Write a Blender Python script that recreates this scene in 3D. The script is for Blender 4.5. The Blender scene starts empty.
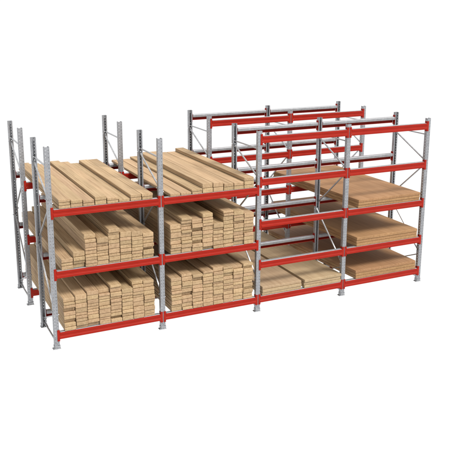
import bpy, bmesh, math, random
from mathutils import Vector, Matrix
random.seed(11)
S = bpy.context.scene
C = S.collection

# ------------------------------------------------------------------ camera
YAW, PITCH = 0.43866, 0.24111
cd = bpy.data.cameras.new('camera'); cam = bpy.data.objects.new('camera', cd); C.objects.link(cam)
cam.location = (-2.1718, -10.1118, 4.8097)
cam.rotation_euler = (math.pi/2 - PITCH, 0, -YAW)
cd.sensor_width = 36; cd.lens = 745.055/450*36
cd.shift_x = 9.2085/450; cd.shift_y = -30.833/450
cd.clip_start = 0.1; cd.clip_end = 2000
S.camera = cam

# ------------------------------------------------------------------ light: white studio surround + one soft key
w = bpy.data.worlds.new('World'); S.world = w; w.use_nodes = True
bg = w.node_tree.nodes['Background']; bg.inputs[0].default_value = (1, 1, 1, 1); bg.inputs[1].default_value = 1.06
sd = bpy.data.lights.new('key', 'SUN'); sd.energy = 4.3; sd.angle = math.radians(20); sd.color = (1, 0.985, 0.96)
sun = bpy.data.objects.new('key', sd); C.objects.link(sun)
sun.rotation_euler = Vector((0.36, -0.62, 0.90)).to_track_quat('Z', 'Y').to_euler()
sun.location = (6, -8, 10)
S.view_settings.view_transform = 'Standard'; S.view_settings.look = 'None'
S.view_settings.exposure = 0; S.view_settings.gamma = 1
S.render.engine = 'CYCLES'
S.cycles.max_bounces = 8; S.cycles.diffuse_bounces = 5

# ------------------------------------------------------------------ materials
def newmat(name):
    m = bpy.data.materials.new(name); m.use_nodes = True
    nt = m.node_tree; return m, nt, nt.nodes, nt.links, nt.nodes['Principled BSDF']

def wood(name, light, mid, dark, ring=38.0, blotch=0.5, vary=0.16, rough=0.7):
    m, nt, N, L, P = newmat(name)
    tc = N.new('ShaderNodeTexCoord'); oi = N.new('ShaderNodeObjectInfo')
    mul = N.new('ShaderNodeVectorMath'); mul.operation = 'SCALE'; mul.inputs[0].default_value = (37.0, 91.0, 53.0)
    L.new(oi.outputs['Random'], mul.inputs['Scale'])
    add = N.new('ShaderNodeVectorMath'); add.operation = 'ADD'
    L.new(tc.outputs['Object'], add.inputs[0]); L.new(mul.outputs[0], add.inputs[1])
    # long soft grain along Y
    mp = N.new('ShaderNodeMapping'); mp.inputs['Scale'].default_value = (1, 0.035, 1)
    L.new(add.outputs[0], mp.inputs['Vector'])
    n1 = N.new('ShaderNodeTexNoise'); n1.inputs['Scale'].default_value = ring; n1.inputs['Detail'].default_value = 3.5
    n1.inputs['Roughness'].default_value = 0.6; L.new(mp.outputs[0], n1.inputs['Vector'])
    # growth rings: bands bent by a slow noise, arcs on the sawn ends
    off = N.new('ShaderNodeVectorMath'); off.operation = 'SCALE'; off.inputs[0].default_value = (0.10, 0, -0.13)
    mr = N.new('ShaderNodeMath'); mr.operation = 'MULTIPLY_ADD'; mr.inputs[1].default_value = 1.6; mr.inputs[2].default_value = -0.3
    L.new(oi.outputs['Random'], mr.inputs[0]); L.new(mr.outputs[0], off.inputs['Scale'])
    ad2 = N.new('ShaderNodeVectorMath'); ad2.operation = 'ADD'
    L.new(tc.outputs['Object'], ad2.inputs[0]); L.new(off.outputs[0], ad2.inputs[1])
    mp2 = N.new('ShaderNodeMapping'); mp2.inputs['Scale'].default_value = (1, 0.03, 1); L.new(ad2.outputs[0], mp2.inputs['Vector'])
    wv = N.new('ShaderNodeTexWave'); wv.wave_type = 'RINGS'; wv.rings_direction = 'Y'
    wv.inputs['Scale'].default_value = 22; wv.inputs['Distortion'].default_value = 3.0
    wv.inputs['Detail'].default_value = 2; wv.inputs['Detail Scale'].default_value = 1.5
    L.new(mp2.outputs[0], wv.inputs['Vector'])
    # broad blotches
    n2 = N.new('ShaderNodeTexNoise'); n2.inputs['Scale'].default_value = 3.5; n2.inputs['Detail'].default_value = 3
    mp3 = N.new('ShaderNodeMapping'); mp3.inputs['Scale'].default_value = (1, 0.35, 1)
    L.new(add.outputs[0], mp3.inputs['Vector']); L.new(mp3.outputs[0], n2.inputs['Vector'])
    a = N.new('ShaderNodeMath'); a.operation = 'MULTIPLY_ADD'; a.inputs[1].default_value = 0.18
    L.new(wv.outputs['Fac'], a.inputs[0])
    b = N.new('ShaderNodeMath'); b.operation = 'MULTIPLY'; b.inputs[1].default_value = 0.85; L.new(n1.outputs['Fac'], b.inputs[0])
    L.new(b.outputs[0], a.inputs[2])
    cr = N.new('ShaderNodeValToRGB'); e = cr.color_ramp.elements
    e[0].position = 0.25; e[0].color = (*dark, 1); e[1].position = 0.68; e[1].color = (*light, 1)
    k = e.new(0.47); k.color = (*mid, 1)
    L.new(a.outputs[0], cr.inputs[0])
    hs = N.new('ShaderNodeHueSaturation')
    v = N.new('ShaderNodeMath'); v.operation = 'MULTIPLY_ADD'; v.inputs[1].default_value = vary; v.inputs[2].default_value = 1 - vary/2
    L.new(oi.outputs['Random'], v.inputs[0])
    v2 = N.new('ShaderNodeMath'); v2.operation = 'MULTIPLY_ADD'; v2.inputs[1].default_value = blotch; v2.inputs[2].default_value = -blotch/2
    L.new(n2.outputs['Fac'], v2.inputs[0])
    v3 = N.new('ShaderNodeMath'); v3.operation = 'ADD'; L.new(v.outputs[0], v3.inputs[0]); L.new(v2.outputs[0], v3.inputs[1])
    L.new(v3.outputs[0], hs.inputs['Value']); L.new(cr.outputs[0], hs.inputs['Color'])
    hh = N.new('ShaderNodeMath'); hh.operation = 'MULTIPLY_ADD'; hh.inputs[1].default_value = 0.012; hh.inputs[2].default_value = 0.495
    h1 = N.new('ShaderNodeMath'); h1.operation = 'MULTIPLY'; h1.inputs[1].default_value = 7.31
    h2 = N.new('ShaderNodeMath'); h2.operation = 'FRACT'
    L.new(oi.outputs['Random'], h1.inputs[0]); L.new(h1.outputs[0], h2.inputs[0]); L.new(h2.outputs[0], hh.inputs[0])
    L.new(hh.outputs[0], hs.inputs['Hue'])
    L.new(hs.outputs[0], P.inputs['Base Color'])
    P.inputs['Roughness'].default_value = rough; P.inputs['Specular IOR Level'].default_value = 0.25
    bp = N.new('ShaderNodeBump'); bp.inputs['Strength'].default_value = 0.25; bp.inputs['Distance'].default_value = 0.002
    L.new(a.outputs[0], bp.inputs['Height']); L.new(bp.outputs[0], P.inputs['Normal'])
    return m

M_PLANK = wood('sawn_timber', (0.412, 0.288, 0.168), (0.350, 0.234, 0.130), (0.215, 0.133, 0.066))
M_BROWN = wood('brown_board', (0.325, 0.184, 0.090), (0.285, 0.154, 0.070), (0.215, 0.110, 0.046), ring=34, blotch=0.35, vary=0.08)
M_PALE = wood('pale_board', (0.372, 0.272, 0.164), (0.332, 0.236, 0.138), (0.270, 0.180, 0.098), ring=30, blotch=0.30, vary=0.08)

def galv(name, base, lo, hi, metallic=0.75, rough=0.42, sc=60):
    m, nt, N, L, P = newmat(name)
    tc = N.new('ShaderNodeTexCoord')
    vo = N.new('ShaderNodeTexVoronoi'); vo.inputs['Scale'].default_value = sc; L.new(tc.outputs['Object'], vo.inputs['Vector'])
    no = N.new('ShaderNodeTexNoise'); no.inputs['Scale'].default_value = 9; no.inputs['Detail'].default_value = 6
    L.new(tc.outputs['Object'], no.inputs['Vector'])
    sx = N.new('ShaderNodeSeparateColor'); L.new(vo.outputs['Color'], sx.inputs[0])
    mx = N.new('ShaderNodeMath'); mx.operation = 'MULTIPLY_ADD'; mx.inputs[1].default_value = 0.45
    L.new(sx.outputs[0], mx.inputs[0]); L.new(no.outputs['Fac'], mx.inputs[2])
    cr = N.new('ShaderNodeValToRGB'); e = cr.color_ramp.elements
    e[0].position = 0.35; e[0].color = (base[0]*lo, base[1]*lo, base[2]*lo, 1)
    e[1].position = 1.0; e[1].color = (base[0]*hi, base[1]*hi, base[2]*hi, 1)
    L.new(mx.outputs[0], cr.inputs[0]); L.new(cr.outputs[0], P.inputs['Base Color'])
    P.inputs['Metallic'].default_value = metallic
    r = N.new('ShaderNodeMath'); r.operation = 'MULTIPLY_ADD'; r.inputs[1].default_value = 0.2; r.inputs[2].default_value = rough-0.1
    L.new(no.outputs['Fac'], r.inputs[0]); L.new(r.outputs[0], P.inputs['Roughness'])
    return m
M_POST = galv('galvanised_post', (0.325, 0.33, 0.345), 0.82, 1.15)
M_RAIL = galv('galvanised_rail', (0.30, 0.305, 0.315), 0.85, 1.12, metallic=0.55, rough=0.52, sc=30)
M_BRACE = galv('galvanised_brace', (0.38, 0.385, 0.395), 0.8, 1.2)
M_FOOT = galv('galvanised_foot', (0.30, 0.305, 0.315), 0.8, 1.2)

def paint(name, col):
    m, nt, N, L, P = newmat(name)
    tc = N.new('ShaderNodeTexCoord')
    no = N.new('ShaderNodeTexNoise'); no.inputs['Scale'].default_value = 6; no.inputs['Detail'].default_value = 5
    L.new(tc.outputs['Object'], no.inputs['Vector'])
    cr = N.new('ShaderNodeValToRGB'); e = cr.color_ramp.elements
    e[0].position = 0.3; e[0].color = (col[0]*.9, col[1]*.8, col[2]*.8, 1); e[1].position = 0.7; e[1].color = (*col, 1)
    L.new(no.outputs['Fac'], cr.inputs[0]); L.new(cr.outputs[0], P.inputs['Base Color'])
    P.inputs['Roughness'].default_value = 0.5; P.inputs['Specular IOR Level'].default_value = 0.14
    bp = N.new('ShaderNodeBump'); bp.inputs['Strength'].default_value = 0.08; n2 = N.new('ShaderNodeTexNoise'); n2.inputs['Scale'].default_value = 220
    L.new(tc.outputs['Object'], n2.inputs['Vector']); L.new(n2.outputs['Fac'], bp.inputs['Height']); L.new(bp.outputs[0], P.inputs['Normal'])
    return m
M_RED = paint('red_paint', (0.292, 0.014, 0.006))

# white floor with added glow: translucent, so world light from below hides cast shadows
mf = bpy.data.materials.new('white_floor_added_glow'); mf.use_nodes = True
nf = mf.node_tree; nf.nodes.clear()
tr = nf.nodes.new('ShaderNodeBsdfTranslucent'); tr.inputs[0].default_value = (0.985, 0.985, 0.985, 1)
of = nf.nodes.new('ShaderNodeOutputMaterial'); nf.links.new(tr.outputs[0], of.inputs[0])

# ------------------------------------------------------------------ helpers
def box(bm, x0, x1, y0, y1, z0, z1, bev=0.0, seg=1):
    vs = [bm.verts.new((x, y, z)) for z in (z0, z1) for y in (y0, y1) for x in (x0, x1)]
    fs = [bm.faces.new([vs[i] for i in f]) for f in ((0,2,3,1),(4,5,7,6),(0,1,5,4),(2,6,7,3),(0,4,6,2),(1,3,7,5))]
    if bev:
        es = list({e for f in fs for e in f.edges})
        bmesh.ops.bevel(bm, geom=es, offset=bev, segments=seg, affect='EDGES', profile=0.5)
def mesh(name, bm, mat, smooth=False):
    me = bpy.data.meshes.new(name); bm.normal_update(); bm.to_mesh(me); bm.free(); me.materials.append(mat)
    if smooth:
        for p in me.polygons: p.use_smooth = True
    return me
def link(name, data, parent=None, loc=(0,0,0), rotz=0.0):
    o = bpy.data.objects.new(name, data); C.objects.link(o); o.location = loc; o.rotation_euler = (0, 0, rotz)
    if parent: o.parent = parent
    return o

# ------------------------------------------------------------------ floor
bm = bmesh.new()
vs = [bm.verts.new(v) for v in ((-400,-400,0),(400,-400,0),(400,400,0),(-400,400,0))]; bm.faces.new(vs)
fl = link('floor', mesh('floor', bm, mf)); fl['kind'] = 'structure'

# ------------------------------------------------------------------ rack parts
H = 3.0; PX, PD = 0.076, 0.060          # upright section
DEPTH, GAP = 0.8715, 1.0037
X = [0.0, 1.6586, 3.3223, 4.9910, 6.6562]
LEFT = [0.262, 1.197, 2.107]
RIGHT = [0.262, 0.857, 1.541, 2.234, 2.916]
BH = 0.108

def post_mesh():
    """perforated open channel: face towards -y, lips at +y; real slots, 2 rows in the face and 1 in each side"""
    bm = bmesh.new()
    hx, hy = PX/2, PD/2
    # profile stations (x, y, hole?) : hole flag belongs to the strip that starts here
    prof = [(-hx+0.020, hy, 0), (-hx, hy, 0), (-hx, 0.004, 1), (-hx, -0.005, 0), (-hx, -hy+0.004, 0), (-hx+0.004, -hy, 0),
            (-0.023, -hy, 1), (-0.016, -hy, 0), (0.016, -hy, 1), (0.023, -hy, 0),
            (hx-0.004, -hy, 0), (hx, -hy+0.004, 0), (hx, -0.005, 1), (hx, 0.004, 0), (hx, hy, 0), (hx-0.020, hy, 0)]
    zs = [0.008]; flags = []
    z = 0.05; 
    while z + 0.022 < H - 0.01:
        zs += [z, z+0.011]; flags += [0, 1]; z += 0.050
    zs.append(H); flags.append(0)
    grid = [[bm.verts.new((x, y, zz)) for (x, y, _) in prof] for zz in zs]
    for j in range(len(zs)-1):
        for i in range(len(prof)-1):
            if flags[j] and prof[i][2]: continue
            bm.faces.new((grid[j][i], grid[j][i+1], grid[j+1][i+1], grid[j+1][i]))
    bmesh.ops.recalc_face_normals(bm, faces=bm.faces[:])
    bmesh.ops.solidify(bm, geom=bm.faces[:], thickness=0.0028)
    return mesh('post', bm, M_POST)
ME_POST = post_mesh()

def foot_mesh():
    bm = bmesh.new()
    box(bm, -0.062, 0.052, -0.040, 0.044, 0.0, 0.006, 0.0015)
    box(bm, -PX/2-0.006, -PX/2-0.001, -0.030, 0.030, 0.007, 0.060, 0.001)
    box(bm, PX/2+0.001, PX/2+0.006, -0.030, 0.030, 0.007, 0.060, 0.001)
    box(bm, -PX/2, PX/2, -PD/2-0.006, -PD/2-0.001, 0.007, 0.045, 0.001)
    for x, y in ((-0.052, -0.028), (0.0, 0.036)):
        bmesh.ops.create_cone(bm, cap_ends=True, segments=6, radius1=0.010, radius2=0.010, depth=0.010, matrix=Matrix.Translation((x, y, 0.012)))
        bmesh.ops.create_cone(bm, cap_ends=True, segments=10, radius1=0.005, radius2=0.005, depth=0.022, matrix=Matrix.Translation((x, y, 0.018)))
    return mesh('foot_plate', bm, M_FOOT)
ME_FOOT = foot_mesh()

def bracing_mesh():
    """lattice between the front post (y=0) and the rear post (y=DEPTH)"""
    bm = bmesh.new()
    def bar(y0, z0, y1, z1, x=0.0, wd=0.018, th=0.020):
        a = Vector((x, y0, z0)); b = Vector((x, y1, z1)); d = (b-a); Ln = d.length; d.normalize()
        up = Vector((1, 0, 0)); sd_ = d.cross(up)
        def pt(t, u, v): return a + d*t + up*u + sd_*v
        # C channel: web + two flanges
        for (u0, u1, v0, v1) in ((-th/2, -th/2+0.003, -wd/2, wd/2), (-th/2+0.003, th/2, -wd/2, -wd/2+0.003), (-th/2+0.003, th/2, wd/2-0.003, wd/2)):
            vs = [bm.verts.new(pt(t, u, v)) for t in (0, Ln) for v in (v0, v1) for u in (u0, u1)]
            for f in ((0,2,3,1),(4,5,7,6),(0,1,5,4),(2,6,7,3),(0,4,6,2),(1,3,7,5)): bm.faces.new([vs[i] for i in f])
        for p in (a, b):   # bolt through the post
            bmesh.ops.create_cone(bm, cap_ends=True, segments=6, radius1=0.008, radius2=0.008, depth=PX+0.012,
                                  matrix=Matrix.Translation(p) @ Matrix.Rotation(math.pi/2, 4, 'Y'))
    F, R = 0.010, DEPTH-0.010
    bar(F, 2.71, R, 2.71, 0.004)
    bar(F, 2.26, R, 2.66, -0.010)
    bar(F, 2.19, R, 1.47, 0.012)
    bar(F, 0.58, R, 1.36, -0.010)
    bar(F, 0.52, R, 0.15, 0.012)
    bar(F, 0.085, R, 0.085, 0.004)
    bmesh.ops.recalc_face_normals(bm, faces=bm.faces)
    return mesh('upright_frame', bm, M_BRACE)
ME_BRACE = bracing_mesh()

def beam_mesh(Lb):
    """red open channel, outer face towards -y with a shallow groove; origin at the middle of its top edge"""
    bm = bmesh.new(); h = Lb/2
    o = -0.042
    prof = [(-0.004,-BH+0.010),(-0.004,-BH),(o+0.003,-BH),(o,-BH+0.003),(o,-0.074),(o+0.005,-0.069),(o+0.005,-0.040),(o,-0.035),(o,-0.001)]
    t = 0.003
    r0 = [bm.verts.new((-h, y, z)) for y, z in prof]; r1 = [bm.verts.new((h, y, z)) for y, z in prof]
    for i in range(len(prof)-1): bm.faces.new((r0[i], r1[i], r1[i+1], r0[i+1]))
    bmesh.ops.recalc_face_normals(bm, faces=bm.faces)
    bmesh.ops.solidify(bm, geom=bm.faces[:], thickness=t)
    return mesh('beam', bm, M_RED)
def rail_mesh(Lb):
    bm = bmesh.new(); h = Lb/2
    box(bm, -h+0.004, h-0.004, -0.036, 0.036, -0.054, 0.0015, 0.012, 4)
    return mesh('support_rail', bm, M_RAIL)
def conn_mesh(s):
    """L plate: lies against the post side and wraps part of the post face; s=+1: beam leaves towards +x"""
    bm = bmesh.new()

    x0 = s*0.007; x1 = s*(PX/2+0.006)
    box(bm, min(x0,x1), max(x0,x1), -PD/2-0.0075, -PD/2-0.0025, -BH-0.032, 0.034, 0.001)
    x2 = s*(PX/2+0.002)
    box(bm, min(x2,x1), max(x2,x1), -PD/2-0.0026, 0.026, -BH-0.032, 0.034, 0.0008)
    for z in (0.018, -BH-0.016):
        bmesh.ops.create_cone(bm, cap_ends=True, segments=8, radius1=0.006, radius2=0.006, depth=0.005,
                              matrix=Matrix.Translation((s*0.022, -PD/2-0.009, z)) @ Matrix.Rotation(math.pi/2, 4, 'X'))
    return mesh('connector', bm, M_RED)
ME_CONN = {1: conn_mesh(1), -1: conn_mesh(-1)}
BEAMS = {}

def rack(y0, label, group):
    root = link('pallet_rack', None, None, (0, y0, 0))
    root['label'] = label; root['category'] = 'rack'; root['group'] = group
    for x in X:
        fr = link('upright_frame', ME_BRACE, root, (x, 0, 0))
        link('post', ME_POST, fr, (0, 0, 0)); link('foot_plate', ME_FOOT, fr, (0, 0, 0))
        link('post', ME_POST, fr, (0, DEPTH, 0), math.pi); link('foot_plate', ME_FOOT, fr, (0, DEPTH, 0), math.pi)
    for b in range(4):
        Lb = X[b+1]-X[b]-PX-0.012
        if b not in BEAMS: BEAMS[b] = (beam_mesh(Lb), rail_mesh(Lb))
        cx = (X[b]+X[b+1])/2; half = (X[b+1]-X[b])/2
        for z in (LEFT if b < 2 else RIGHT):
            for side in (0, 1):
                bo = link('beam', BEAMS[b][0], root, (cx, side*DEPTH, z), side*math.pi)
                link('support_rail', BEAMS[b][1], bo)
                link('connector', ME_CONN[1], bo, (-half, 0, 0)); link('connector', ME_CONN[-1], bo, (half, 0, 0))
    return root
rack(0, 'galvanised and red steel rack standing nearest, in front of the other', 'steel racks standing back to back')
rack(DEPTH+GAP, 'galvanised and red steel rack standing behind the nearer one', 'steel racks standing back to back')

# ------------------------------------------------------------------ timber
ORD = ['', 'first', 'second', 'third', 'fourth', 'fifth', 'sixth', 'seventh', 'eighth', 'ninth', 'tenth', 'eleventh', 'twelfth']
def board(name, x0, x1, y0, y1, z0, z1, mat, label, cat, group, bev=0.0042, rz=0.0, taper=0.0, seg=1):
    cx, cy = (x0+x1)/2, (y0+y1)/2
    bm = bmesh.new(); box(bm, x0-cx, x1-cx, y0-cy, y1-cy, 0, z1-z0, bev, seg)
    if taper:
        for v in bm.verts:
            v.co.x -= taper*(v.co.y-(y0-cy))/(y1-y0)*(x1-cx-v.co.x)/(x1-x0)
    o = link(name, mesh(name, bm, mat), None, (cx, cy, z0), rz)
    o['label'] = label; o['category'] = cat; o['group'] = group
    return o

def stack(bay, shelf, zrest, tops, layers, bayname, shelfname, nominal=0.0565):
    xs0 = X[bay]+0.118 if bay == 0 else X[bay]+0.140
    xs1 = X[bay+1]-0.128 if bay == 0 else X[bay+1]-0.098
    n = len(tops); cw = (xs1-xs0)/n
    for c in range(n):
        tot = tops[c]-zrest-0.002
        k = layers[c] if layers else max(1, round(tot/nominal))
        th = [random.choice((0.040, 0.048, 0.056, 0.064, 0.074)) if not layers else 1 for _ in range(k)]
        sc = tot/sum(th); th = [t*sc for t in th]
        z = zrest+0.002
        for r in range(k):
            wv = random.uniform(0.0, 0.007) if not layers else random.uniform(0.002, 0.014); sx = random.uniform(-0.0015, 0.0015)
            y0 = -0.030 + random.uniform(-0.016, 0.014); y1 = 2.85 + random.uniform(-0.03, 0.035)
            if random.random() < 0.12: y0 += random.uniform(0.015, 0.035)
            if layers: y0 = -0.032 + random.uniform(-0.004, 0.004)
            if k == 1: place = 'the only sawn plank'
            elif r == k-1: place = 'topmost sawn plank'
            elif r == 0: place = 'bottom sawn plank'
            else: place = 'sawn plank %s up' % ORD[r+1]
            lab = '%s in %s column from left, %s shelf, %s bay' % (place, ORD[c+1], shelfname, bayname)
            board('plank', xs0+c*cw+0.0018+wv/2+sx, xs0+(c+1)*cw-0.0018-wv/2+sx, y0, y1, z, z+th[r]-0.0052, M_PLANK, lab, 'plank',
                  'planks on the %s shelf of the %s bay' % (shelfname, bayname), rz=random.uniform(-0.0006, 0.0006))
            z += th[r]

stack(0, 0, LEFT[0], [0.762, 0.792, 0.822, 0.812, 0.860, 0.772, 0.850, 0.835], None, 'leftmost', 'bottom')
stack(0, 1, LEFT[1], [1.370, 1.450, 1.680, 1.620, 1.730, 1.660, 1.645, 1.600], None, 'leftmost', 'middle')
stack(0, 2, LEFT[2], [2.245, 2.220, 2.200, 2.235, 2.200, 2.160, 2.210, 2.205], [3, 2, 2, 2, 2, 1, 2, 2], 'leftmost', 'top')
stack(1, 0, LEFT[0], [0.810, 0.850, 0.820, 0.850, 0.880, 0.860, 0.850, 0.870], None, 'second', 'bottom')
stack(1, 1, LEFT[1], [1.670, 1.760, 1.710, 1.785, 1.610, 1.785, 1.760, 1.715], None, 'second', 'middle')
stack(1, 2, LEFT[2], [2.158, 2.156, 2.190, 2.262, 2.260, 2.228, 2.226, 2.288], [1, 1, 2, 2, 2, 2, 2, 3], 'second', 'top')

def sheets(x0, x1, y1, zrest, ztop, k, mat, name, what, where, cat, group, taper=0.0):
    z = zrest+0.002; t = (ztop-z)/k
    words = {1: ['only'], 2: ['lower', 'upper'], 3: ['lowest', 'middle', 'uppermost']}[k]
    for i in range(k):
        dx = random.uniform(-0.004, 0.004); dy = random.uniform(-0.008, 0.006)
        board(name, x0+dx, x1+dx, -0.030+dy, y1+dy, z, z+t-0.0022, mat, '%s %s of %s' % (words[i], what, where), cat, group, bev=0.007, rz=random.uniform(-0.0008, 0.0008), taper=taper, seg=2)
        z += t
sheets(3.405, 4.150, 2.85, RIGHT[0], 0.415, 3, M_PALE, 'pale_board', 'pale wide board', 'the left pile on the third bay bottom shelf', 'board', 'pale boards in the third bay')
sheets(4.205, 4.945, 2.85, RIGHT[0], 0.415, 3, M_PALE, 'pale_board', 'pale wide board', 'the right pile on the third bay bottom shelf', 'board', 'pale boards in the third bay')
sheets(5.250, 6.560, 2.85, RIGHT[0], 0.420, 3, M_BROWN, 'wood_sheet', 'brown wood sheet', 'the three on the rightmost bay bottom shelf', 'wood sheet', 'brown sheets in the rightmost bay', taper=0.15)
sheets(5.245, 6.555, 2.80, RIGHT[1], 1.022, 3, M_BROWN, 'wood_sheet', 'brown wood sheet', 'the three on the rightmost bay second shelf', 'wood sheet', 'brown sheets in the rightmost bay', taper=0.1)
sheets(5.240, 6.560, 2.66, RIGHT[2], 1.690, 3, M_BROWN, 'wood_sheet', 'brown wood sheet', 'the three on the rightmost bay third shelf', 'wood sheet', 'brown sheets in the rightmost bay', taper=0.14)
print('planks', len([o for o in bpy.data.objects if o.name.startswith('plank')]))
